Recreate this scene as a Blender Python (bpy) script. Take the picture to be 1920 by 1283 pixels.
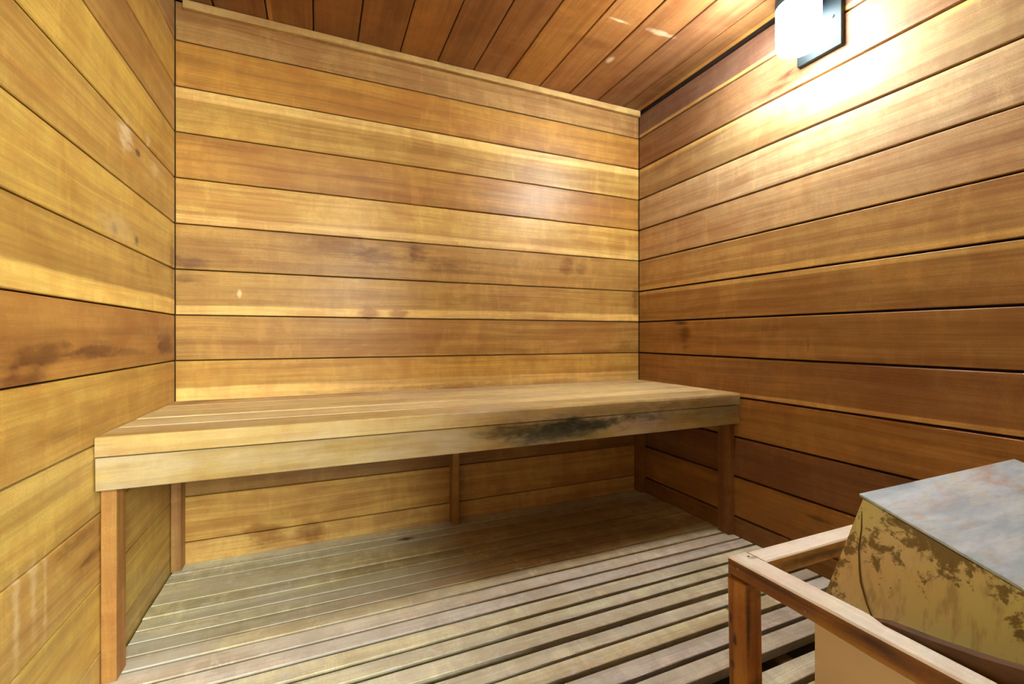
import bpy, bmesh, math, random
from mathutils import Matrix, Vector

for o in list(bpy.data.objects):
    bpy.data.objects.remove(o, do_unlink=True)
scene = bpy.context.scene
C = scene.collection
random.seed(7)

# ------------------------------------------------------------------ scale
# All numbers below are in "board units": one wall board is 0.130 high.
# K turns them into metres (room 2.1 m high, 2.2 m wide).  The eye is at x=0, y=0, z=0.
K = 1.33
ZF, ZC = -0.648, 0.953            # floor, ceiling
XL, XR, YB, YF = -0.3734, 1.2542, 1.5478, -0.13   # left, right, back and front wall faces
def V(x, y, z):
    return Vector((x * K, y * K, (z - ZF) * K))

# ------------------------------------------------------------------ camera
cam_d = bpy.data.cameras.new('camera')
cam_d.sensor_width = 36.0
cam_d.lens = 844.2 / 1920 * 36.0
cam_d.shift_y = -10.3 / 1920
cam_d.clip_start = 0.02
cam = bpy.data.objects.new('camera', cam_d)
C.objects.link(cam)
cam.location = V(0, 0, 0)
cam.rotation_euler = (math.pi / 2, 0, -0.40611)
scene.camera = cam

# ------------------------------------------------------------------ world, lights, exposure
world = bpy.data.worlds.new('world')
scene.world = world
world.use_nodes = True
bg = world.node_tree.nodes['Background']
bg.inputs['Color'].default_value = (0.95, 0.98, 1.0, 1)
bg.inputs['Strength'].default_value = 0.2

def area_light(name, loc, target, sx, sy, power, color):
    d = bpy.data.lights.new(name, 'AREA')
    d.shape = 'RECTANGLE'; d.size = sx; d.size_y = sy
    d.energy = power; d.color = color
    o = bpy.data.objects.new(name, d)
    C.objects.link(o)
    o.location = loc
    o.rotation_euler = (Vector(target) - Vector(loc)).to_track_quat('-Z', 'Y').to_euler()
    return o
# unseen area light added beyond the doorway, brightening the left side and under the bench
DOOR_LIGHT = area_light('unseen_door_light', V(1.02, -2.3, 0.80), V(-0.15, 1.2, -0.45), 1.7, 1.2, 315, (0.95, 1.0, 0.88))
LAMP_STRENGTH = 245.0          # room side of the opal glass
LAMP_BACK = 20.0               # wall side of the glass
LAMP_BOTTOM = 300.0            # underside of the glass

vs = scene.view_settings
vs.view_transform = 'Standard'
vs.look = 'None'
vs.exposure = 0.45
vs.gamma = 1.0
vs.use_curve_mapping = False

# ------------------------------------------------------------------ helpers: colours, nodes
def lin(r, g, b):
    f = lambda c: (c / 255 / 12.92) if c / 255 <= 0.04045 else ((c / 255 + 0.055) / 1.055) ** 2.4
    return (f(r), f(g), f(b), 1.0)

class NT:
    """small wrapper to write node trees as expressions"""
    def __init__(self, mat):
        mat.use_nodes = True
        self.t = mat.node_tree
        self.t.nodes.clear()
        self.out = self.t.nodes.new('ShaderNodeOutputMaterial')
        self.bsdf = self.t.nodes.new('ShaderNodeBsdfPrincipled')
        self.t.links.new(self.bsdf.outputs[0], self.out.inputs[0])
    def put(self, sock, v):
        if v is None: return
        if hasattr(v, 'is_linked') or isinstance(v, bpy.types.NodeSocket):
            self.t.links.new(v, sock)
        else:
            sock.default_value = v
    def math(self, op, a, b=None, c=None, clamp=False):
        n = self.t.nodes.new('ShaderNodeMath'); n.operation = op; n.use_clamp = clamp
        self.put(n.inputs[0], a); self.put(n.inputs[1], b)
        if c is not None: self.put(n.inputs[2], c)
        return n.outputs[0]
    def vmath(self, op, a, b=None):
        n = self.t.nodes.new('ShaderNodeVectorMath'); n.operation = op
        self.put(n.inputs[0], a); self.put(n.inputs[1], b)
        return n.outputs['Value'] if op in ('LENGTH', 'DOT_PRODUCT', 'DISTANCE') else n.outputs[0]
    def noise(self, vec, scale, detail=3, rough=0.55, dist=0.0):
        n = self.t.nodes.new('ShaderNodeTexNoise')
        self.put(n.inputs['Vector'], vec)
        n.inputs['Scale'].default_value = scale; n.inputs['Detail'].default_value = detail
        n.inputs['Roughness'].default_value = rough; n.inputs['Distortion'].default_value = dist
        return n.outputs['Fac']
    def rng(self, v, a, b, c=0.0, d=1.0, smooth=False):
        n = self.t.nodes.new('ShaderNodeMapRange')
        n.interpolation_type = 'SMOOTHSTEP' if smooth else 'LINEAR'
        self.put(n.inputs[0], v)
        for i, k in enumerate((a, b, c, d)): self.put(n.inputs[1 + i], k)
        return n.outputs[0]
    def mix(self, f, a, b, mode='MIX'):
        n = self.t.nodes.new('ShaderNodeMix'); n.data_type = 'RGBA'; n.blend_type = mode
        self.put(n.inputs[0], f); self.put(n.inputs[6], a); self.put(n.inputs[7], b)
        return n.outputs[2]
    def bump(self, h, strength, dist=0.002):
        n = self.t.nodes.new('ShaderNodeBump')
        n.inputs['Strength'].default_value = strength; n.inputs['Distance'].default_value = dist
        self.put(n.inputs['Height'], h)
        self.t.links.new(n.outputs[0], self.bsdf.inputs['Normal'])
    def pos(self):
        return self.t.nodes.new('ShaderNodeNewGeometry').outputs['Position']
    def obj(self):
        return self.t.nodes.new('ShaderNodeTexCoord').outputs['Object']
    def info(self, what):
        return self.t.nodes.new('ShaderNodeObjectInfo').outputs[what]
    def attr(self, name):
        n = self.t.nodes.new('ShaderNodeAttribute'); n.attribute_type = 'OBJECT'; n.attribute_name = name
        return n.outputs['Fac']

def add_stains_shade(nt, col, stains_shade):
    """stains: (centre, radii, colour multiplier or tint, strength, kind) in board units; marks that the wood itself carries"""
    if not stains_shade: return col
    P = nt.pos()
    n1 = nt.noise(nt.vmath('MULTIPLY', P, (3.5, 3.5, 14.0)), 1.0, 3, 0.6)
    n2 = nt.noise(nt.vmath('MULTIPLY', P, (22.0, 22.0, 60.0)), 1.0, 2, 0.65)
    wob = nt.math('ADD', nt.math('MULTIPLY', nt.math('SUBTRACT', n1, 0.5), 2.6), nt.math('MULTIPLY', nt.math('SUBTRACT', n2, 0.5), 1.4))
    for st in stains_shade:
        c, r, tint, strength, mode = st[:5]
        d = nt.vmath('SUBTRACT', P, tuple(V(*c)))
        d = nt.vmath('DIVIDE', d, tuple(k * K for k in r))
        L = nt.math('ADD', nt.vmath('LENGTH', d), nt.math('MULTIPLY', wob, st[5]) if len(st) > 5 else wob)
        m = nt.rng(L, 1.15, 0.1, 0.0, strength, True)
        col = nt.mix(m, col, tint, mode)
    return col

def wood(name, stains_shade=(), grain=0.55, band=0.50, blotch=0.40, mess=1.0, base_col=None, rough=0.40, sap_col=lin(242, 208, 130), dark=(0.62, 0.50, 0.42, 1),
         grey=0.0, specks=0.0, bump=0.15, spec=0.45, mottle=(0.80, 0.66, 0.60, 1)):
    m = bpy.data.materials.new(name)
    nt = NT(m)
    ob = nt.obj()
    rnd = nt.info('Random')
    off = nt.t.nodes.new('ShaderNodeCombineXYZ')
    for i, k in enumerate((37.0, 11.0, 23.0)):
        nt.put(off.inputs[i], nt.math('MULTIPLY', rnd, k))
    q = nt.vmath('ADD', ob, off.outputs[0])
    # slow sideways wander of the grain
    w = nt.noise(nt.vmath('MULTIPLY', q, (1.3, 3.0, 3.0)), 1.0, 2, 0.5)
    wv = nt.t.nodes.new('ShaderNodeCombineXYZ')
    nt.put(wv.inputs[2], nt.math('MULTIPLY', nt.math('SUBTRACT', w, 0.5), 0.05))
    q = nt.vmath('ADD', q, wv.outputs[0])
    g1 = nt.noise(nt.vmath('MULTIPLY', q, (3.0, 150.0, 150.0)), 1.0, 2, 0.65)
    g2 = nt.noise(nt.vmath('MULTIPLY', q, (0.8, 26.0, 26.0)), 1.0, 2, 0.6)
    b1 = nt.noise(nt.vmath('MULTIPLY', q, (3.2, 6.5, 6.5)), 1.0, 3, 0.6, 0.4)
    b2 = nt.noise(nt.vmath('MULTIPLY', q, (22.0, 22.0, 22.0)), 1.0, 2, 0.6)
    base = base_col if base_col else nt.info('Color')
    # sapwood stripe, position across the board given per board
    sep = nt.t.nodes.new('ShaderNodeSeparateXYZ'); nt.put(sep.inputs[0], ob)
    edge = nt.math('MULTIPLY', nt.math('SUBTRACT', w, 0.5), 0.020)
    dz = nt.math('ABSOLUTE', nt.math('SUBTRACT', nt.math('ADD', sep.outputs[2], edge), nt.attr('sap_pos')))
    sw = nt.attr('sap_width')
    sap = nt.rng(nt.math('SUBTRACT', dz, sw), 0.004, -0.004, 0.0, 0.8, True)
    col = nt.mix(sap, base, sap_col)
    dk = nt.mix(1.0, col, dark, 'MULTIPLY')
    col = nt.mix(nt.math('MULTIPLY', nt.rng(g2, 0.46, 0.62, 0, 1, True), band), col, dk)
    lt = nt.mix(1.0, col, (1.25, 1.22, 1.12, 1), 'MULTIPLY')
    col = nt.mix(nt.rng(g2, 0.46, 0.25, 0, 0.55, True), col, lt)
    mo = nt.mix(1.0, col, mottle, 'MULTIPLY')
    col = nt.mix(nt.math('MULTIPLY', nt.rng(b1, 0.48, 0.64, 0, 1, True), blotch * 1.8), col, mo)
    col = nt.mix(nt.math('MULTIPLY', nt.rng(b1, 0.46, 0.32, 0, 1, True), blotch * 1.4), col, lt)
    dk2 = nt.mix(1.0, col, (0.70, 0.62, 0.55, 1), 'MULTIPLY')
    col = nt.mix(nt.math('MULTIPLY', nt.rng(g1, 0.44, 0.60, 0, 1), grain), col, dk2)
    col = nt.mix(nt.math('MULTIPLY', nt.rng(b2, 0.48, 0.62, 0, 1, True), 0.40 * mess), col, mo)
    b3 = nt.noise(nt.vmath('MULTIPLY', q, (15.0, 4.0, 4.0)), 1.0, 3, 0.65)
    col = nt.mix(nt.rng(b3, 0.50, 0.66, 0, 0.45 * mess, True), col, mo)
    col = nt.mix(nt.rng(b3, 0.46, 0.32, 0, 0.40 * mess, True), col, lt)
    fi = nt.noise(q, 330.0, 0, 0.5)
    col = nt.mix(nt.rng(fi, 0.50, 0.68, 0, 0.40 * mess), col, dk2)
    if grey > 0:
        gm = nt.noise(nt.vmath('MULTIPLY', q, (2.2, 9.0, 9.0)), 1.0, 4, 0.65)
        col = nt.mix(nt.math('MULTIPLY', nt.rng(gm, 0.40, 0.68, 0, 1, True), grey), col, lin(214, 208, 196))
    if specks > 0:
        sp = nt.noise(nt.vmath('MULTIPLY', q, (26.0, 40.0, 40.0)), 1.0, 5, 0.7)
        big = nt.noise(q, 4.0, 2, 0.5)
        mk = nt.math('MULTIPLY', nt.rng(sp, 0.55, 0.64, 0, specks, True), nt.rng(big, 0.44, 0.58, 0, 1, True))
        col = nt.mix(mk, col, lin(226, 222, 216))
    col = add_stains_shade(nt, col, stains_shade)
    nt.put(nt.bsdf.inputs['Base Color'], col)
    nt.put(nt.bsdf.inputs['Roughness'], nt.rng(b1, 0.3, 0.7, rough - 0.06, rough + 0.08))
    nt.bsdf.inputs['Specular IOR Level'].default_value = spec
    nt.bump(g1, bump, 0.0010)
    return m

def plain(name, col, rough=0.6, metallic=0.0, var=0.15, scale=20.0):
    m = bpy.data.materials.new(name)
    nt = NT(m)
    n = nt.noise(nt.obj(), scale, 4, 0.6)
    c2 = tuple(k * (1 - var * 2) for k in col[:3]) + (1,)
    nt.put(nt.bsdf.inputs['Base Color'], nt.mix(nt.rng(n, 0.35, 0.7), col, c2))
    nt.bsdf.inputs['Roughness'].default_value = rough
    nt.bsdf.inputs['Metallic'].default_value = metallic
    return m

# ------------------------------------------------------------------ helpers: objects and meshes
def link(name, me, mat=None, parent=None, loc=None, mtx=None):
    o = bpy.data.objects.new(name, me)
    C.objects.link(o)
    if me is not None and mat is not None and not me.materials:
        me.materials.append(mat)
    if mtx is not None:
        o.matrix_world = mtx
    elif loc is not None:
        o.location = loc
    if parent is not None:
        o.parent = parent
        o.matrix_parent_inverse = parent.matrix_basis.inverted()
    return o

def tag(o, label, cat=None, kind=None, group=None):
    if label: o['label'] = label
    if cat: o['category'] = cat
    if kind: o['kind'] = kind
    if group: o['group'] = group
    return o

def empty(name, loc):
    o = bpy.data.objects.new(name, None)
    C.objects.link(o)
    o.location = loc
    o.empty_display_size = 0.1
    return o

def bm_mesh(name, bm, smooth=False):
    bmesh.ops.recalc_face_normals(bm, faces=bm.faces)
    me = bpy.data.meshes.new(name)
    bm.to_mesh(me); bm.free()
    if smooth:
        for p in me.polygons: p.use_smooth = True
    return me

def add_box(bm, p0, p1):
    x0, y0, z0 = p0; x1, y1, z1 = p1
    v = [bm.verts.new(c) for c in ((x0, y0, z0), (x1, y0, z0), (x1, y1, z0), (x0, y1, z0), (x0, y0, z1), (x1, y0, z1), (x1, y1, z1), (x0, y1, z1))]
    for f in ((0, 3, 2, 1), (4, 5, 6, 7), (0, 1, 5, 4), (1, 2, 6, 5), (2, 3, 7, 6), (3, 0, 4, 7)):
        bm.faces.new([v[i] for i in f])
    return v

_cache = {}
def plank_mesh(mat, L, T, W, ch=0.0022, ends=True, under=0.0):
    """plank in metres, long axis local x, thickness local y (face at -y), width local z; eased edges on the face"""
    key = (mat.name, round(L, 4), round(T, 4), round(W, 4), round(ch, 4), under)
    if key in _cache: return _cache[key]
    bm = bmesh.new()
    h = W / 2; t = T / 2; e = ch if ends else 0
    prof = [(-t + ch, -h), (-t, -h + ch), (-t, h - ch), (-t + ch, h), (t, h - under), (t, -h + under)]
    rings = []
    for sx in (-1, 1):
        ring = []
        for (y, z) in prof:
            x = sx * (L / 2 - (e if y == -t else 0))
            ring.append(bm.verts.new((x, y, z)))
        rings.append(ring)
    n = len(prof)
    for i in range(n):
        bm.faces.new((rings[0][i], rings[0][(i + 1) % n], rings[1][(i + 1) % n], rings[1][i]))
    bm.faces.new(rings[0]); bm.faces.new(list(reversed(rings[1])))
    me = bm_mesh('plank', bm)
    me.materials.append(mat)
    _cache[key] = me
    return me

AX = {   # columns: where local x, y, z point
    'back':  ((1, 0, 0), (0, 1, 0), (0, 0, 1)),
    'left':  ((0, 1, 0), (-1, 0, 0), (0, 0, 1)),
    'right': ((0, -1, 0), (1, 0, 0), (0, 0, 1)),
    'front': ((-1, 0, 0), (0, -1, 0), (0, 0, 1)),
    'ceil':  ((0, 1, 0), (0, 0, 1), (1, 0, 0)),
    'floor': ((1, 0, 0), (0, 0, -1), (0, 1, 0)),
    'floory': ((0, -1, 0), (0, 0, -1), (1, 0, 0)),
    'post':  ((0, 0, 1), (0, 1, 0), (-1, 0, 0)),
    'postx': ((0, 0, 1), (1, 0, 0), (0, 1, 0)),
}
def orient(kind, centre, tilt=None):
    a, b, c = AX[kind]
    m = Matrix(((a[0], b[0], c[0]), (a[1], b[1], c[1]), (a[2], b[2], c[2]))).to_4x4()
    if tilt: m = tilt.to_4x4() @ m
    return Matrix.Translation(centre) @ m

def plank(name, kind, centre, L, T, W, mat, parent, color, sap=None, ch=0.0022, tilt=None, under=0.0):
    """L, T, W in board units"""
    me = plank_mesh(mat, L * K, T * K, W * K, ch, under=under)
    o = link(name, me, None, parent, mtx=orient(kind, V(*centre), tilt))
    o.color = color
    o['sap_pos'] = float(sap[0] * K) if sap else 9.0
    o['sap_width'] = float(sap[1] * K) if sap else 0.0
    return o

def slab(name, p0, p1, mat, parent=None):
    bm = bmesh.new()
    a, b = V(*p0), V(*p1)
    add_box(bm, a, b)
    return link(name, bm_mesh(name, bm), mat, parent)

# ------------------------------------------------------------------ materials
PURPLE = (0.38, 0.26, 0.26, 1)
BROWN = (0.42, 0.27, 0.18, 1)
BLACK = (0.10, 0.09, 0.09, 1)
WHITE = lin(236, 214, 178)
M = 'MULTIPLY'; X = 'MIX'
M_BACK = wood('cedar_back', [
    ((0.30, YB, 0.285), (0.050, 0.2, 0.050), PURPLE, 0.85, M), ((0.20, YB, 0.265), (0.10, 0.2, 0.045), PURPLE, 0.55, M),
    ((0.05, YB, 0.285), (0.16, 0.2, 0.035), PURPLE, 0.45, M),
    ((0.42, YB, 0.25), (0.10, 0.2, 0.03), PURPLE, 0.5, M),
    ((0.90, YB, 0.276), (0.030, 0.2, 0.04), BROWN, 0.6, M), ((0.97, YB, 0.268), (0.030, 0.2, 0.022), BROWN, 0.5, M),
    ((-0.345, YB, 0.212), (0.05, 0.2, 0.022), PURPLE, 0.75, M), ((-0.34, YB, 0.165), (0.06, 0.2, 0.018), PURPLE, 0.6, M),
    ((0.150, YB, 0.076), (0.030, 0.2, 0.018), BROWN, 0.75, M), ((0.255, YB, 0.076), (0.034, 0.2, 0.018), BROWN, 0.7, M),
    ((0.72, YB, 0.078), (0.16, 0.2, 0.016), BROWN, 0.4, M), ((0.60, YB, 0.12), (0.3, 0.2, 0.03), PURPLE, 0.3, M),
    ((1.235, YB, 0.17), (0.020, 0.2, 0.09), PURPLE, 0.7, M), ((1.17, YB, -0.04), (0.06, 0.2, 0.02), PURPLE, 0.5, M),
    ((-0.2155, YB, 0.127), (0.007, 0.2, 0.015), WHITE, 0.8, X, 0.5),
    ((0.35, YB, -0.175), (0.35, 0.2, 0.014), BROWN, 0.6, M),
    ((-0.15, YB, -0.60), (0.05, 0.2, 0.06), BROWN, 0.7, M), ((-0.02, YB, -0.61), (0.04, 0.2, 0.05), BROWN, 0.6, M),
], spec=0.34)
M_LEFT = wood('cedar_left', [
    ((XL, 1.139, 0.216), (0.2, 0.016, 0.011), BLACK, 0.95, M), ((XL, 1.256, 0.216), (0.2, 0.014, 0.013), BLACK, 0.95, M),
    ((XL, 1.263, 0.415), (0.2, 0.018, 0.010), BLACK, 0.95, M),
    ((XL, 1.16, 0.227), (0.2, 0.10, 0.035), lin(205, 178, 128), 0.5, X),
    ((XL, 1.193, 0.43), (0.2, 0.05, 0.035), WHITE, 0.6, X), ((XL, 1.328, 0.461), (0.2, 0.022, 0.028), WHITE, 0.7, X),
    ((XL, 1.381, 0.413), (0.2, 0.030, 0.04), WHITE, 0.5, X),
    ((XL, 0.90, -0.030), (0.2, 0.10, 0.018), PURPLE, 0.9, M), ((XL, 1.04, -0.028), (0.2, 0.10, 0.018), PURPLE, 0.95, M),
    ((XL, 1.46, -0.020), (0.2, 0.08, 0.028), PURPLE, 1.0, M), ((XL, 0.85, -0.060), (0.2, 0.10, 0.014), PURPLE, 0.95, M),
    ((XL, 1.23, -0.035), (0.2, 0.16, 0.010), PURPLE, 0.7, M),
    ((XL, 1.52, 0.19), (0.2, 0.02, 0.10), BROWN, 0.7, M),
    ((XL, 0.99, -0.345), (0.2, 0.10, 0.030), BROWN, 0.7, M), ((XL, 1.03, -0.395), (0.2, 0.06, 0.012), PURPLE, 0.8, M),
    ((XL, 0.94, -0.155), (0.2, 0.10, 0.012), BROWN, 0.5, M),
    ((XL, 0.86, -0.36), (0.2, 0.012, 0.08), WHITE, 0.35, X), ((XL, 0.89, -0.38), (0.2, 0.008, 0.08), WHITE, 0.35, X),
    ((XL, 0.82, -0.38), (0.2, 0.010, 0.08), WHITE, 0.35, X),
], sap_col=lin(240, 206, 112))
M_RIGHT = wood('cedar_right', [
    ((XR, 1.305, 0.050), (0.2, 0.050, 0.012), BLACK, 0.85, M), ((XR, 1.285, 0.00), (0.2, 0.030, 0.050), PURPLE, 0.75, M),
    ((XR, 0.885, 0.762), (0.2, 0.040, 0.018), PURPLE, 0.9, M), ((XR, 0.93, 0.735), (0.2, 0.05, 0.015), BROWN, 0.7, M),
    ((XR, 0.69, 0.755), (0.2, 0.05, 0.014), PURPLE, 0.5, M),
    ((XR, 1.00, 0.69), (0.2, 0.16, 0.04), WHITE, 0.18, X), ((XR, 0.827, -0.028), (0.2, 0.004, 0.03), BROWN, 0.7, M),
    ((XR, 0.80, -0.50), (0.2, 0.05, 0.008), BLACK, 0.6, M), ((XR, 0.60, -0.34), (0.2, 0.14, 0.02), BROWN, 0.5, M),
], rough=0.44)
M_CEIL = wood('cedar_ceiling', [
    ((0.835, 1.12, ZC), (0.042, 0.006, 0.2), WHITE, 0.8, X), ((0.922, 1.293, ZC), (0.012, 0.02, 0.2), WHITE, 0.6, X),
    ((1.00, 1.115, ZC), (0.05, 0.010, 0.2), WHITE, 0.45, X), ((0.80, 1.24, ZC), (0.10, 0.02, 0.2), BROWN, 0.4, M),
], sap_col=lin(200, 146, 72), rough=0.42)
M_BENCH = wood('cedar_bench', [
    ((0.588, 1.046, -0.250), (0.20, 0.012, 0.048), (0.13, 0.17, 0.21, 1), 0.95, M, 0.6), ((0.735, 1.046, -0.238), (0.18, 0.012, 0.026), (0.18, 0.19, 0.21, 1), 0.9, M),
    ((0.45, 1.046, -0.240), (0.12, 0.012, 0.02), (0.3, 0.3, 0.3, 1), 0.7, M),
    ((0.75, 1.046, -0.205), (0.42, 0.012, 0.035), (0.50, 0.46, 0.43, 1), 0.8, M, 0.4), ((1.15, 1.046, -0.225), (0.42, 0.012, 0.065), (0.48, 0.44, 0.41, 1), 0.9, M, 0.4),
    ((0.0, 1.53, -0.183), (0.5, 0.015, 0.02), PURPLE, 0.6, M), ((-0.33, 1.50, -0.183), (0.05, 0.05, 0.02), PURPLE, 0.6, M),
], grain=0.36, band=0.40, blotch=0.28, mess=0.6, rough=0.55, grey=0.28, bump=0.30, spec=0.3, dark=(0.70, 0.58, 0.48, 1))
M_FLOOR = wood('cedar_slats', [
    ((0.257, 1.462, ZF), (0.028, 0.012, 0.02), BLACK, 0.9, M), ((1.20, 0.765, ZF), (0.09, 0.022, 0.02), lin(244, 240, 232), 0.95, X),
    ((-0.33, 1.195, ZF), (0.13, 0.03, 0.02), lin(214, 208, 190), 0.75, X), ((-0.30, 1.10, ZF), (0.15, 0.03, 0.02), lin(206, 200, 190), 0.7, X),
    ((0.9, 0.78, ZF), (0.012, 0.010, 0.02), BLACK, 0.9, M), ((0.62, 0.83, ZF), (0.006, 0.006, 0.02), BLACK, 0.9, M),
    ((0.80, 1.36, ZF), (0.75, 0.30, 0.02), (0.42, 0.30, 0.18, 1), 0.9, M, 0.15), ((0.9, 1.20, ZF), (0.70, 0.07, 0.02), (0.5, 0.38, 0.28, 1), 0.7, M, 0.2),  # shade under the right of the bench, painted brown into the slats
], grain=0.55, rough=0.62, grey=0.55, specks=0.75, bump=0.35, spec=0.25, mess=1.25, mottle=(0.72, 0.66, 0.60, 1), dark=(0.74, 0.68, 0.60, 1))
M_LEG = wood('cedar_legs', [], grain=0.4, rough=0.55)
DK = (0.16, 0.09, 0.05, 1)
M_GUARD = wood('guard_wood', [
    ((0.6025, 0.45, -0.360), (0.02, 0.09, 0.006), DK, 0.8, M, 0.5), ((0.6025, 0.32, -0.362), (0.02, 0.06, 0.010), DK, 0.9, M, 0.6), ((0.6025, 0.20, -0.360), (0.02, 0.07, 0.010), DK, 0.9, M, 0.6),
    ((0.607, 0.490, -0.44), (0.007, 0.008, 0.07), DK, 0.9, M, 0.5), ((0.6025, 0.519, -0.447), (0.01, 0.004, 0.010), (0.08, 0.05, 0.03, 1), 0.95, M, 0.3),
    ((0.6025, 0.512, -0.476), (0.01, 0.005, 0.014), (0.08, 0.05, 0.03, 1), 0.95, M, 0.5), ((0.6025, 0.517, -0.518), (0.01, 0.006, 0.009), DK, 0.9, M, 0.3),
    ((0.625, 0.490, -0.55), (0.02, 0.008, 0.05), DK, 0.6, M, 0.8),
    ((0.80, 0.4905, -0.366), (0.20, 0.008, 0.014), DK, 0.9, M, 0.6),
], grain=0.65, band=0.85, blotch=0.6, rough=0.5, dark=(0.40, 0.26, 0.17, 1))
M_GTOP = wood('lamplit_rail_top', base_col=lin(254, 246, 230), mess=0.35, stains_shade=[((0.635, 0.507, -0.352), (0.012, 0.006, 0.01), (0.15, 0.15, 0.15, 1), 0.7, M)], grain=0.25, band=0.15, blotch=0.15, rough=0.55)  # pale colour paints the lamp's light onto the rail tops
M_DARK = plain('dark_void', lin(46, 30, 20), 0.9)
M_BACKING = plain('wall_backing', lin(52, 32, 20), 0.9)
M_SUB = plain('subfloor_concrete', lin(58, 48, 40), 0.9)

# ------------------------------------------------------------------ the room shell
T = 0.014                       # board thickness
Z0 = 0.8414                     # top seam; seams repeat every 0.130 downwards
def c3(t, g=(1.2, 1.5, 1.3)):
    return tuple(min(0.9, a * b) for a, b in zip(lin(*t)[:3], g)) + (1.0,)

def wall_boards(parent, kind, fixed, a0, a1, tones, mat, gap, ztop=ZC, gain=(1, 1, 1)):
    """tones: list of (rgb, sap) from the top board down"""
    zs = [ztop] + [Z0 - 0.130 * i for i in range(12)] + [ZF - 0.045]
    for i in range(13):
        top, bot = zs[i], zs[i + 1]
        rgb, sap = tones[min(i, len(tones) - 1)]
        cz = (top + bot) / 2
        L = a1 - a0
        f = fixed
        if kind == 'back': ce = ((a0 + a1) / 2, f + T / 2, cz)
        elif kind == 'left': ce = (f - T / 2, (a0 + a1) / 2, cz)
        elif kind == 'right': ce = (f + T / 2, (a0 + a1) / 2, cz)
        else: ce = ((a0 + a1) / 2, f - T / 2, cz)
        W = top - bot - gap
        s = None
        if sap:
            side, frac = sap           # 't' or 'b', share of the board height
            hw = W * frac / 2
            s = ((W / 2 - hw) if side == 't' else (-W / 2 + hw), hw)
        plank('board', kind, ce, L, T, W, mat, parent, c3(rgb, gain), s)

wb = tag(slab('wall_back', (XL - 0.05, YB + T + 0.001, ZF - 0.05), (XR + 0.05, YB + 0.05, ZC + 0.04), M_BACKING),
         'back wall of wide horizontal cedar boards above and behind the bench', 'wall', 'structure')
wall_boards(wb, 'back', YB, XL + 0.001, XR - 0.001, [
    ((160, 116, 80), None), ((166, 114, 60), None), ((170, 126, 72), ('t', 0.26)), ((158, 108, 56), None), ((184, 138, 80), ('b', 0.22)),
    ((158, 114, 68), None), ((164, 120, 72), ('b', 0.22)), ((162, 116, 70), None), ((180, 132, 74), ('b', 0.42)),
    ((170, 120, 72), None), ((140, 98, 62), None), ((180, 132, 80), None), ((188, 142, 94), None)], M_BACK, 0.0030, gain=(1.33, 1.60, 1.25))

wl = tag(slab('wall_left', (XL - 0.05, YF - 0.08, ZF - 0.05), (XL - T - 0.001, YB + 0.0135, ZC + 0.04), M_BACKING),
         'bright left wall of honey-coloured horizontal cedar boards', 'wall', 'structure')
wall_boards(wl, 'left', XL, YF - 0.07, YB - 0.001, [
    ((168, 118, 70), None), ((188, 136, 66), None), ((172, 120, 64), None), ((198, 148, 72), None), ((190, 140, 72), None),
    ((202, 152, 76), None), ((190, 140, 70), ('b', 0.32)), ((168, 110, 54), None), ((194, 142, 70), None), ((200, 154, 82), None),
    ((188, 138, 74), None), ((196, 148, 74), None), ((192, 146, 84), None)], M_LEFT, 0.0032, gain=(0.95, 1.2, 1.2))

wr = tag(slab('wall_right', (XR + T + 0.001, YF - 0.08, ZF - 0.05), (XR + 0.05, YB + 0.0135, ZC + 0.04), M_BACKING),
         'right wall of reddish horizontal cedar boards with dark open joints', 'wall', 'structure')
wall_boards(wr, 'right', XR, YF - 0.07, YB - 0.001, [
    ((116, 78, 62), ('b', 0.12)), ((140, 96, 66), None), ((166, 126, 86), ('t', 0.12)), ((192, 150, 112), None), ((182, 136, 96), None),
    ((178, 130, 80), ('b', 0.14)), ((158, 110, 62), ('t', 0.10)), ((150, 101, 56), None), ((140, 91, 52), ('b', 0.10)), ((150, 98, 50), None),
    ((116, 70, 40), None), ((148, 96, 46), None), ((126, 80, 42), None)], M_RIGHT, 0.0058, ztop=ZC - 0.012, gain=(1.42, 1.88, 2.05))

# front wall with the open doorway the photograph is taken from
DX0, DX1, DZ = -0.345, 0.42, 0.84
bm = bmesh.new()
for p0, p1 in (((XL - 0.05, YF - 0.05, ZF - 0.05), (DX0, YF - T - 0.001, ZC + 0.04)), ((DX1, YF - 0.05, ZF - 0.05), (XR + 0.05, YF - T - 0.001, ZC + 0.04)),
               ((DX0, YF - 0.05, DZ), (DX1, YF - T - 0.001, ZC + 0.04))):
    add_box(bm, V(*p0), V(*p1))
wf = tag(link('wall_front', bm_mesh('wall_front', bm), M_BACKING), 'front wall of cedar boards with the open doorway, behind the viewer', 'wall', 'structure')
zs = [ZC] + [Z0 - 0.130 * i for i in range(12)] + [ZF - 0.045]
for i in range(13):
    top, bot = zs[i], zs[i + 1]
    spans = [(XL + 0.001, XR - 0.001)] if bot > DZ - 0.02 else [(DX1, XR - 0.001)]
    for a0, a1 in spans:
        plank('board', 'front', ((a0 + a1) / 2, YF - T / 2, (top + bot) / 2), a1 - a0, T, top - bot - 0.003, M_BACK, wf,
              c3(random.choice(((178, 128, 74), (190, 142, 84), (166, 116, 68)))))

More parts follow.
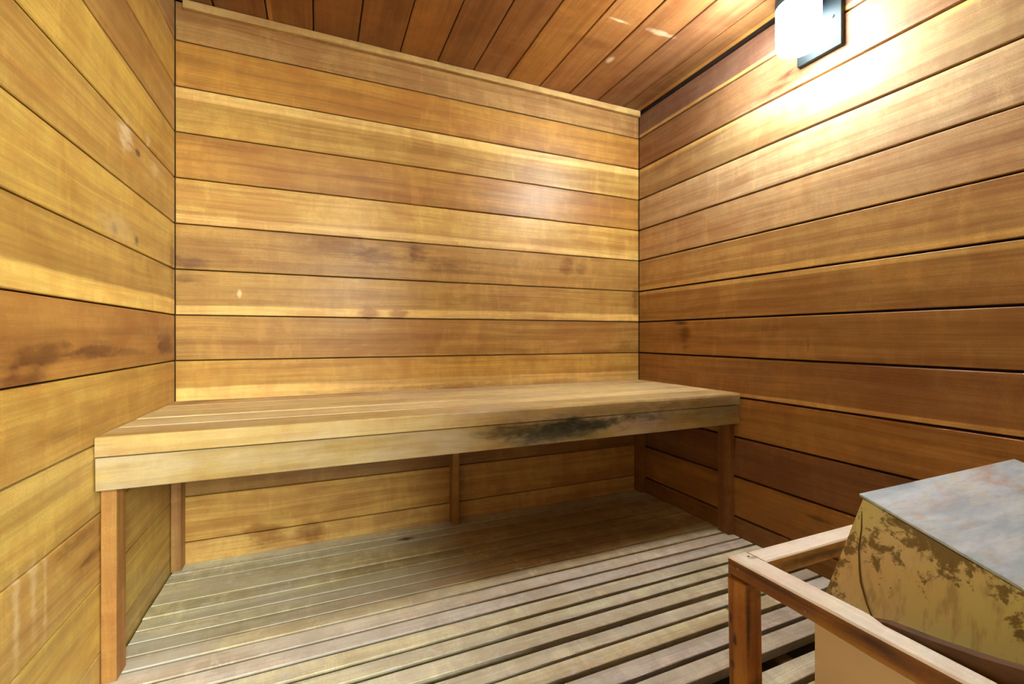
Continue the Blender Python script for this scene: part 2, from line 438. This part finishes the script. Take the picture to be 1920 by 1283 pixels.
ceil = tag(slab('ceiling', (XL - 0.05, YF - 0.08, ZC + T + 0.001), (XR + 0.05, YB + 0.05, ZC + 0.06), M_BACKING),
           'low ceiling of dark reddish cedar boards running away from the viewer', 'ceiling', 'structure')
cs = [-0.3734, -0.278, -0.140, -0.014, 0.117, 0.252, 0.380, 0.510, 0.638, 0.774, 0.903, 1.036, 1.166, 1.2535]
ct = [(122, 74, 42), (120, 72, 38), (126, 76, 38), (124, 74, 38), (126, 76, 40), (140, 86, 44), (128, 78, 44), (134, 82, 46), (158, 100, 50), (150, 94, 54), (138, 86, 52), (126, 80, 54), (122, 78, 48)]
for i in range(13):
    a, b = cs[i], cs[i + 1]
    W = b - a - 0.0032
    s = (-W / 2 + 0.008, 0.008) if i == 2 else ((W / 2 - 0.010, 0.010) if i == 12 else None)
    plank('board', 'ceil', ((a + b) / 2, (YF + YB) / 2 - 0.03, ZC + T / 2), YB - YF + 0.09 - 0.032, T, W, M_CEIL, ceil, c3(ct[i], (1.3, 1.65, 1.6)), s, ch=0.003)

# trim strip along the top of the back wall
M_TRIM = wood('cedar_trim', [((0.2, YB - 0.015, 0.93), (0.5, 0.05, 0.004), BROWN, 0.5, M)], grain=0.35, rough=0.5)
t1 = plank('trim_1', 'back', ((-0.352 + 1.250) / 2, YB - 0.0082, 0.9405), 1.602, 0.0155, 0.0235, M_TRIM, None, c3((196, 152, 104)), ch=0.0015)
tag(t1, 'thin pale wooden strip where the back wall meets the ceiling', 'trim', 'structure')

floor = tag(slab('floor', (XL - 0.05, YF - 0.10, ZF - 0.10), (XR + 0.05, YB + 0.05, ZF - 0.052), M_SUB),
            'slatted floor of grey worn cedar strips over a dark base', 'floor', 'structure')
# (near edge, far edge, rgb)
seams = [(1.5462, 0.0), (1.4878, .004), (1.4369, .004), (1.3816, .004), (1.3303, .004), (1.2795, .0045), (1.2330, .0045), (1.1871, .005), (1.1402, .005),
         (1.0931, .006), (1.041, .008), (0.9925, .0095), (0.9415, .0105), (0.893, .014), (0.8372, .0175), (0.7893, .008), (0.741, .012), (0.6886, .013), (0.6255, .0355)]
y = 0.561
while y > YF:
    seams.append((y, .012)); y -= 0.0487
slat_rgb = [(176, 162, 128), (168, 154, 120), (170, 150, 108), (178, 158, 112), (166, 146, 104), (178, 160, 118), (168, 148, 112), (160, 140, 104), (164, 140, 100),
            (176, 152, 122), (172, 150, 126), (178, 158, 120), (174, 156, 120), (180, 160, 124), (172, 154, 122), (180, 158, 118), (166, 148, 128), (170, 152, 126), (206, 182, 132)]
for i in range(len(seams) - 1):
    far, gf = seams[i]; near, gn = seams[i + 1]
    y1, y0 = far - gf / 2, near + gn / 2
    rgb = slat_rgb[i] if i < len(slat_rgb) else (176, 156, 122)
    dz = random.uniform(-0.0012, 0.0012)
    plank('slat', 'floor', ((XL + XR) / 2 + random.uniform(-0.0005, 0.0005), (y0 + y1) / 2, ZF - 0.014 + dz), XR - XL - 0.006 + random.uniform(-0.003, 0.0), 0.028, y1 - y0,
          M_FLOOR, floor, c3(rgb, (2.0, 2.45, 3.2)), ch=0.0016, under=0.011)  # undercut sides, shaped to keep the gaps dark
for xb in (-0.30, 0.10, 0.50, 0.90, 1.20):     # the battens the slats are nailed to
    plank('batten', 'floory', (xb, (YF + YB) / 2, ZF - 0.041), YB - YF - 0.05, 0.020, 0.04, M_LEG, floor, c3((92, 66, 44)))

# ------------------------------------------------------------------ bench
bench = tag(empty('sauna_bench', V((XL + XR) / 2, 1.30, ZF)), 'wide cedar sauna bench with slatted seat along the back wall', 'bench')
ZB = -0.183; YBF = 1.046
bx0, bx1 = XL + 0.0015, XR - 0.0015
edges = [1.142, 1.246, 1.346, 1.446, 1.546]
rgbs = [(200, 164, 112), (196, 160, 106), (202, 166, 110), (188, 148, 98)]
for i in range(4):
    plank('seat_board', 'floor', ((bx0 + bx1) / 2, (edges[i] + edges[i + 1]) / 2, ZB - 0.014 + (0, .0006, -.0004, 0)[i]), bx1 - bx0, 0.028, edges[i + 1] - edges[i] - 0.0056, M_BENCH, bench, c3(rgbs[i], (1.4, 1.75, 2.0)), ch=0.0025)
# thick front seat board with a worn, uneven front edge
def front_board():
    bm = bmesh.new(); n = 64
    L = (bx1 - bx0) * K; T2 = 0.036 * K; W = (1.1405 - YBF) * K
    rings = []
    r = random.Random(3)
    w = 0.004
    for i in range(n + 1):
        x = -L / 2 + L * i / n
        s = i / n
        w += r.uniform(-0.0011, 0.0011)
        w = min(max(w, 0.002), 0.0055 + 0.006 * max(0, math.sin((s - 0.35) * 4.2)))
        h = W / 2; t = T2 / 2
        ring = [(-t, -h + w * 1.5), (-t + w * 0.3, -h + w * 0.5), (-t + w, -h), (t, -h), (t, h), (-t + 0.002, h), (-t, h - 0.002)]
        rings.append([bm.verts.new((x, a, b)) for a, b in ring])
    m = len(rings[0])
    for i in range(n):
        for j in range(m):
            bm.faces.new((rings[i][j], rings[i][(j + 1) % m], rings[i + 1][(j + 1) % m], rings[i + 1][j]))
    bm.faces.new(rings[0]); bm.faces.new(list(reversed(rings[-1])))
    return bm_mesh('front_seat_board', bm)
fb = link('seat_board', front_board(), M_BENCH, bench, mtx=orient('floor', V((bx0 + bx1) / 2, (YBF + 1.1405) / 2, ZB - 0.018)))
fb.color = c3((200, 158, 98), (1.0, 1.22, 1.3)); fb['sap_pos'] = 9.0; fb['sap_width'] = 0.0
fb['label'] = 'thick front board of the seat with a worn pale edge'
ap = plank('apron', 'back', ((bx0 + bx1) / 2, YBF + 0.0105, (-0.2215 - 0.2815) / 2), bx1 - bx0, 0.0205, 0.060, M_BENCH, bench, c3((200, 158, 96), (0.72, 0.86, 0.86)), ch=0.0016)
ap['label'] = 'apron board with a black sooty patch'
for xs in (XL + 0.16, 0.42, XR - 0.16):          # bearers under the seat
    plank('bearer', 'floory', (xs, 1.305, -0.232), 0.46, 0.036, 0.026, M_LEG, bench, c3((150, 104, 62)))
lw, ld = 0.0235, 0.045
for (x0, y0, rgb, bot) in ((XL + 0.0015, 1.070, (176, 118, 62), ZF), (XR - 0.0015 - lw, 1.068, (142, 90, 52), ZF), (XL + 0.0015, YB - ld - 0.001, (170, 118, 70), ZF),
                      (0.4248, YB - ld - 0.001, (178, 124, 62), ZF), (XR - 0.0015 - lw, YB - ld - 0.001, (150, 98, 52), ZF)):
    top = -0.2119
    plank('leg', 'post', (x0 + lw / 2, y0 + ld / 2, (top + bot) / 2), top - bot, ld, lw, M_LEG, bench, c3(rgb, (0.95, 1.15, 1.1)), ch=0.0016)

# ------------------------------------------------------------------ wooden guard rail around the heater
guard = tag(empty('heater_guard', V(0.61, 0.30, ZF)), 'low wooden guard rail with one square post in front of the heater', 'guard rail')
RZ = -0.352; GX0, GX1, GY0, GY1 = 0.6025, 0.6430, 0.4905, 0.5250
def rail(name, pts, mats, rgb, parent):
    """rail from a list of (along, lo, hi, ztop, zbot) sections; axis 'x' or 'y'"""
    axis, secs = pts
    bm = bmesh.new(); rings = []
    c = 0.0022
    for (s, lo, hi, zt, zb) in secs:
        prof = [(lo, zt - c), (lo + c, zt), (hi - c, zt), (hi, zt - c), (hi, zb + c), (hi - c, zb), (lo + c, zb), (lo, zb + c)]
        rings.append([bm.verts.new(V(s, p, z) if axis == 'x' else V(p, s, z)) for p, z in prof])
    m = 8
    for i in range(len(rings) - 1):
        for j in range(m):
            f = bm.faces.new((rings[i][j], rings[i][(j + 1) % m], rings[i + 1][(j + 1) % m], rings[i + 1][j]))
            f.material_index = 1 if j in (0, 1, 2) else 0
    bm.faces.new(rings[0]); bm.faces.new(list(reversed(rings[-1])))
    org = V(secs[0][0], secs[0][1], RZ) if axis == 'x' else V(secs[0][1], secs[0][0], RZ)
    # local frame: x along the rail so that the grain follows it
    me = bm_mesh(name, bm)
    mt = orient('floor' if axis == 'x' else 'floory', org)
    me.transform(mt.inverted())
    for q in mats: me.materials.append(q)
    o = link(name, me, None, parent, mtx=mt)
    o.color = rgb; o['sap_pos'] = 9.0; o['sap_width'] = 0.0
    return o
rail('rail', ('y', [(GY1, GX0, GX1, RZ, RZ - 0.027), (0.42, GX0, GX1, RZ, RZ - 0.027), (0.345, GX0, GX1, RZ, RZ - 0.029), (0.325, GX0, GX1 - 0.008, RZ, RZ - 0.030),
                   (0.20, GX0, GX1 - 0.010, RZ + .001, RZ - 0.030), (YF + 0.002, GX0, GX1 - 0.006, RZ, RZ - 0.029)]), (M_GUARD, M_GTOP), c3((180, 120, 50)), guard)
rail('rail', ('x', [(GX1 + 0.0005, GY0, GY1, RZ - 0.0003, RZ - 0.029), (1.0, GY0, GY1, RZ, RZ - 0.028), (XR - 0.002, GY0, GY1, RZ, RZ - 0.028)]), (M_GUARD, M_GTOP), c3((196, 142, 78)), guard)
# post, leaning slightly
plank('post', 'postx', (0.6195, 0.5085, (RZ - 0.0295 + ZF) / 2), RZ - 0.0295 - ZF, 0.034, 0.033, M_GUARD, guard, c3((168, 104, 44)), ch=0.0025,
      tilt=Matrix.Rotation(math.radians(-1.2), 3, 'Y'))
plank('post', 'postx', (0.6195, YF + 0.022, (RZ - 0.0295 + ZF) / 2), RZ - 0.0295 - ZF, 0.034, 0.033, M_GUARD, guard, c3((190, 128, 62)), ch=0.0025)
# scorched, bowed lath behind the rail
def lath():
    bm = bmesh.new(); rings = []
    for (y, zt) in ((0.345, -0.358), (0.325, -0.3505), (0.286, -0.3455), (0.24, -0.337), (0.21, -0.3295), (0.12, -0.317), (0.0, -0.309), (YF + 0.003, -0.308)):
        x0 = 0.6335 if y < 0.33 else 0.6345
        rings.append([bm.verts.new(V(a, y, z)) for a, z in ((x0 + .004, zt), (0.650, zt), (0.650, RZ - 0.03), (x0 + .004, RZ - 0.03))])
    for i in range(len(rings) - 1):
        for j in range(4):
            bm.faces.new((rings[i][j], rings[i][(j + 1) % 4], rings[i + 1][(j + 1) % 4], rings[i + 1][j]))
    bm.faces.new(rings[0]); bm.faces.new(list(reversed(rings[-1])))
    me = bm_mesh('lath', bm)
    mt = orient('floory', V(0.64, 0.2, -0.34)); me.transform(mt.inverted())
    o = link('lath', me, M_GUARD, guard, mtx=mt)
    o.color = c3((88, 50, 26)); o['sap_pos'] = 9.0; o['sap_width'] = 0.0
    o['label'] = 'scorched dark brown lath'
lath()
M_SCREW = plain('screw_metal', lin(150, 140, 130), 0.35, 0.9)
def disc(name, mat, r, t, centre, normal, parent, seg=10):
    bm = bmesh.new()
    bmesh.ops.create_cone(bm, cap_ends=True, segments=seg, radius1=r * K, radius2=r * K * 0.8, depth=t * K)
    me = bm_mesh(name, bm)
    q = Vector(normal).to_track_quat('Z', 'Y').to_matrix().to_4x4()
    return link(name, me, mat, parent, mtx=Matrix.Translation(V(*centre)) @ q)
for cpos, nrm in (((0.632, 0.512, RZ + 0.0004), (0, 0, 1)), ((0.6020, 0.507, RZ - 0.012), (-1, 0, 0)), ((0.6020, 0.40, RZ - 0.018), (-1, 0, 0)), ((0.6250, 0.4912, RZ - 0.040), (0, -1, 0))):
    disc('screw', M_SCREW, 0.0022, 0.0012, cpos, nrm, guard)

# ------------------------------------------------------------------ heater
def hood_material():
    m = bpy.data.materials.new('peeling_hood_metal'); nt = NT(m)
    P = nt.obj()
    a = nt.noise(P, 5.0, 4, 0.6)
    col = nt.mix(nt.rng(a, 0.35, 0.65, 0, 1, True), lin(232, 238, 178), lin(240, 226, 186))
    dr = nt.noise(nt.vmath('MULTIPLY', P, (60, 60, 5)), 1.0, 3, 0.55)
    col = nt.mix(nt.rng(dr, 0.5, 0.72, 0, 0.40, True), col, lin(132, 88, 48))
    # peeled dark olive patches, more of them towards the upper edge
    sep = nt.t.nodes.new('ShaderNodeSeparateXYZ'); nt.put(sep.inputs[0], P)
    up = nt.math('SUBTRACT', sep.outputs[2], nt.math('MULTIPLY', sep.outputs[1], 0.26))
    n = nt.noise(P, 26.0, 7, 0.72, 0.3)
    n2 = nt.noise(P, 6.0, 2, 0.5)
    v = nt.math('ADD', n, nt.math('MULTIPLY', nt.math('SUBTRACT', n2, 0.5), 0.5))
    v = nt.math('ADD', v, nt.rng(up, -0.12, 0.055, -0.16, 0.085))
    mk = nt.rng(v, 0.53, 0.60, 0, 0.85, True)
    col = nt.mix(mk, col, lin(120, 104, 62))
    # one long dark run down the corner
    nt.put(nt.bsdf.inputs['Base Color'], col)
    nt.put(nt.bsdf.inputs['Roughness'], nt.rng(mk, 0, 1, 0.42, 0.75))
    nt.bsdf.inputs['Metallic'].default_value = 0.05
    nt.bump(nt.math('MULTIPLY', mk, -1.0), 0.25, 0.001)
    return m
def top_material():
    m = bpy.data.materials.new('weathered_zinc_top'); nt = NT(m)
    P = nt.obj()
    s = nt.noise(nt.vmath('MULTIPLY', P, (4.0, 24.0, 4.0)), 1.0, 6, 0.65, 0.2)
    col = nt.mix(nt.rng(s, 0.34, 0.66, 0, 1, True), lin(176, 202, 222), lin(222, 238, 250))
    b = nt.noise(nt.vmath('MULTIPLY', P, (3.5, 11.0, 3.0)), 1.0, 5, 0.65, 0.3)
    col = nt.mix(nt.rng(b, 0.54, 0.72, 0, 0.55, True), col, lin(204, 160, 124))
    c = nt.noise(nt.vmath('MULTIPLY', P, (5.0, 16.0, 5.0)), 1.0, 5, 0.65, 0.2)
    col = nt.mix(nt.rng(c, 0.56, 0.72, 0, 0.45, True), col, lin(240, 230, 196))
    col = nt.mix(nt.rng(c, 0.46, 0.28, 0, 0.6, True), col, lin(150, 172, 188))
    f = nt.noise(nt.vmath('MULTIPLY', P, (30.0, 160.0, 30.0)), 1.0, 3, 0.6)
    col = nt.mix(nt.rng(f, 0.5, 0.72, 0, 0.25), col, lin(150, 160, 166))
    nt.put(nt.bsdf.inputs['Base Color'], col)
    nt.put(nt.bsdf.inputs['Roughness'], nt.rng(s, 0.3, 0.7, 0.35, 0.6))
    nt.bsdf.inputs['Metallic'].default_value = 0.2
    return m
M_HOOD = hood_material()
M_TOP = top_material()
M_BODY = plain('tan_heater_enamel', lin(250, 224, 186), 0.5, 0.0, 0.05, 6.0)
M_RUN = plain('dark_run', lin(118, 96, 52), 0.7)
heater = tag(empty('sauna_heater', V(0.95, 0.2, ZF)), 'metal sauna heater with peeling sloped hood and weathered top plate', 'heater')
HX0, HX1, HY0, HY1, HZ = 0.674, 1.236, -0.085, 0.435, -0.417
TX0, TX1, TY0, TY1, TZ, TS = 0.733, 1.203, -0.045, 0.403, -0.2355, 0.318
def box_part(name, p0, p1, mat, parent, bevel=0.003):
    bm = bmesh.new()
    a, b = V(*p0), V(*p1); c = (a + b) / 2
    add_box(bm, a - c, b - c)
    bmesh.ops.bevel(bm, geom=bm.edges[:], offset=bevel, segments=2, affect='EDGES', profile=0.7)
    return link(name, bm_mesh(name, bm), mat, parent, loc=c)
box_part('body', (HX0, HY0, ZF + 0.012), (HX1, HY1, HZ), M_BODY, heater)
for fx in (HX0 + 0.03, HX1 - 0.03):
    for fy in (HY0 + 0.03, HY1 - 0.03):
        box_part('foot', (fx - 0.018, fy - 0.018, ZF + 0.0005), (fx + 0.018, fy + 0.018, ZF + 0.0125), M_DARK, heater, 0.001)
bm = bmesh.new()
zt = lambda y: TZ - (TY1 - y) * TS
lo = [bm.verts.new(V(*p)) for p in ((HX0, HY0, HZ), (HX1, HY0, HZ), (HX1, HY1, HZ), (HX0, HY1, HZ))]
hi = [bm.verts.new(V(*p)) for p in ((TX0, TY0, zt(TY0)), (TX1, TY0, zt(TY0)), (TX1, TY1, zt(TY1)), (TX0, TY1, zt(TY1)))]
bm.faces.new(list(reversed(lo))); bm.faces.new(hi)
for i in range(4):
    bm.faces.new((lo[i], lo[(i + 1) % 4], hi[(i + 1) % 4], hi[i]))
bmesh.ops.bevel(bm, geom=bm.edges[:], offset=0.003, segments=2, affect='EDGES')
me = bm_mesh('hood', bm); oh = V(0.733, 0.403, TZ - 0.05); me.transform(Matrix.Translation(-oh))
hood = link('hood', me, M_HOOD, heater, loc=oh)
hood['label'] = 'yellowed hood with dark peeling patches'
bm = bmesh.new()
g = 0.003
pt = [(TX0 - g, TY0 - g), (TX1 + g, TY0 - g), (TX1 + g, TY1 + g), (TX0 - g, TY1 + g)]
lo = [bm.verts.new(V(x, y, zt(y) + 0.0005)) for x, y in pt]; hi = [bm.verts.new(V(x, y, zt(y) + 0.0035)) for x, y in pt]
bm.faces.new(list(reversed(lo))); bm.faces.new(hi)
for i in range(4): bm.faces.new((lo[i], lo[(i + 1) % 4], hi[(i + 1) % 4], hi[i]))
me = bm_mesh('top_plate', bm); me.transform(Matrix.Translation(-oh))
tp = link('top_plate', me, M_TOP, heater, loc=oh)
tp['label'] = 'pale blue-grey weathered zinc top plate'

# dark drip that has run down the hood beside its far edge (thin raised bead on the hood side)
def on_side(s, v):
    """point on the sloped left side of the hood: s along y from the far edge, v from top 0 to bottom 1"""
    yt, yb = TY1 - s, HY1 - s * (HY1 - HY0) / (TY1 - TY0)
    a = V(TX0, yt, zt(yt)); b = V(HX0, yb, HZ)
    return a.lerp(b, v)
nrm = (on_side(0, 1) - on_side(0, 0)).cross(on_side(0.2, 0) - on_side(0, 0)).normalized()
if nrm.x > 0: nrm = -nrm
def bead(path, w0, name='drip'):
    bm = bmesh.new(); prev = None
    pts = [on_side(*p) for p in path]
    for i, p in enumerate(pts):
        d = (pts[min(i + 1, len(pts) - 1)] - pts[max(i - 1, 0)]).normalized()
        side = d.cross(nrm).normalized()
        w = w0 * (0.4 if i in (0, len(pts) - 1) else random.uniform(0.7, 1.2))
        ring = [bm.verts.new(p - side * w + nrm * 0.0002), bm.verts.new(p + nrm * 0.0012), bm.verts.new(p + side * w + nrm * 0.0002)]
        if prev:
            for j in range(2): bm.faces.new((prev[j], prev[j + 1], ring[j + 1], ring[j]))
        prev = ring
    me = bm_mesh(name, bm)
    return link(name, me, M_RUN, heater)
bead([(0.005, 0.10), (0.012, 0.22), (0.017, 0.36), (0.026, 0.50), (0.032, 0.58), (0.045, 0.70), (0.058, 0.80), (0.066, 0.88), (0.070, 0.99)], 0.0015)
bead([(0.115, 0.72), (0.118, 0.80), (0.122, 0.88), (0.124, 0.95)], 0.0016)

# ------------------------------------------------------------------ wall lamp
M_LAMPMETAL = plain('dark_lamp_metal', lin(40, 52, 58), 0.5, 0.2, 0.05, 30)
def glow(name, front, back):
    """opal glass; glow set weaker on the wall side to spare the boards there"""
    m = bpy.data.materials.new(name); nt = NT(m)
    sep = nt.t.nodes.new('ShaderNodeSeparateXYZ'); nt.put(sep.inputs[0], nt.obj())
    nt.bsdf.inputs['Base Color'].default_value = (0.9, 0.9, 0.9, 1)
    nt.bsdf.inputs['Emission Color'].default_value = (0.93, 1.0, 0.98, 1)
    nt.put(nt.bsdf.inputs['Emission Strength'], nt.rng(sep.outputs[0], 0.3 * 0.0525 * K, -0.5 * 0.0525 * K, back, front, True))
    return m
M_GLOBE = glow('lit_opal_glass', LAMP_STRENGTH, LAMP_BACK)
M_GLOBEB = glow('lit_opal_glass_bottom', LAMP_BOTTOM, LAMP_BOTTOM * 0.08)
lamp = tag(empty('wall_lamp', V(XR, 0.790, 0.758)), 'lit white cylinder wall lamp on a dark square plate', 'lamp')
GXc, GYc, GR = 1.1675, 0.7955, 0.0525
box_part('back_plate', (XR - 0.0155, 0.7315, 0.757), (XR - 0.0005, 0.848, 0.905), M_LAMPMETAL, lamp, 0.002)
box_part('arm', (GXc - 0.01, GYc - 0.02, 0.885), (XR - 0.015, GYc + 0.02, 0.905), M_LAMPMETAL, lamp, 0.002)
def lathe(name, prof, centre, mat, parent, seg=48):
    bm = bmesh.new(); rings = []
    for r, z in prof:
        rings.append([bm.verts.new((r * K * math.cos(2 * math.pi * i / seg), r * K * math.sin(2 * math.pi * i / seg), z * K)) for i in range(seg)])
    for a, b in zip(rings, rings[1:]):
        for i in range(seg): bm.faces.new((a[i], a[(i + 1) % seg], b[(i + 1) % seg], b[i]))
    bm.faces.new(rings[0]); bm.faces.new(rings[-1])
    return link(name, bm_mesh(name, bm, True), mat, parent, loc=V(*centre))
gl = lathe('globe', [(GR * 0.55, 0.0), (GR * 0.80, 0.001), (GR * 0.93, 0.005), (GR * 0.985, 0.012), (GR, 0.022), (GR, 0.118)], (GXc, GYc, 0.760), M_GLOBE, lamp)
gl.data.materials.append(M_GLOBEB)
for p in gl.data.polygons:
    if p.normal.z < -0.7: p.material_index = 1
gl['label'] = 'glowing white glass cylinder'
lathe('holder', [(GR * 1.03, -0.006), (GR * 1.03, 0.022), (GR * 0.9, 0.028), (GR * 0.3, 0.030)], (GXc, GYc, 0.880), M_LAMPMETAL, lamp)
disc('screw', M_SCREW, 0.004, 0.004, (XR - 0.017, 0.752, 0.84), (-1, 0, 0), lamp)
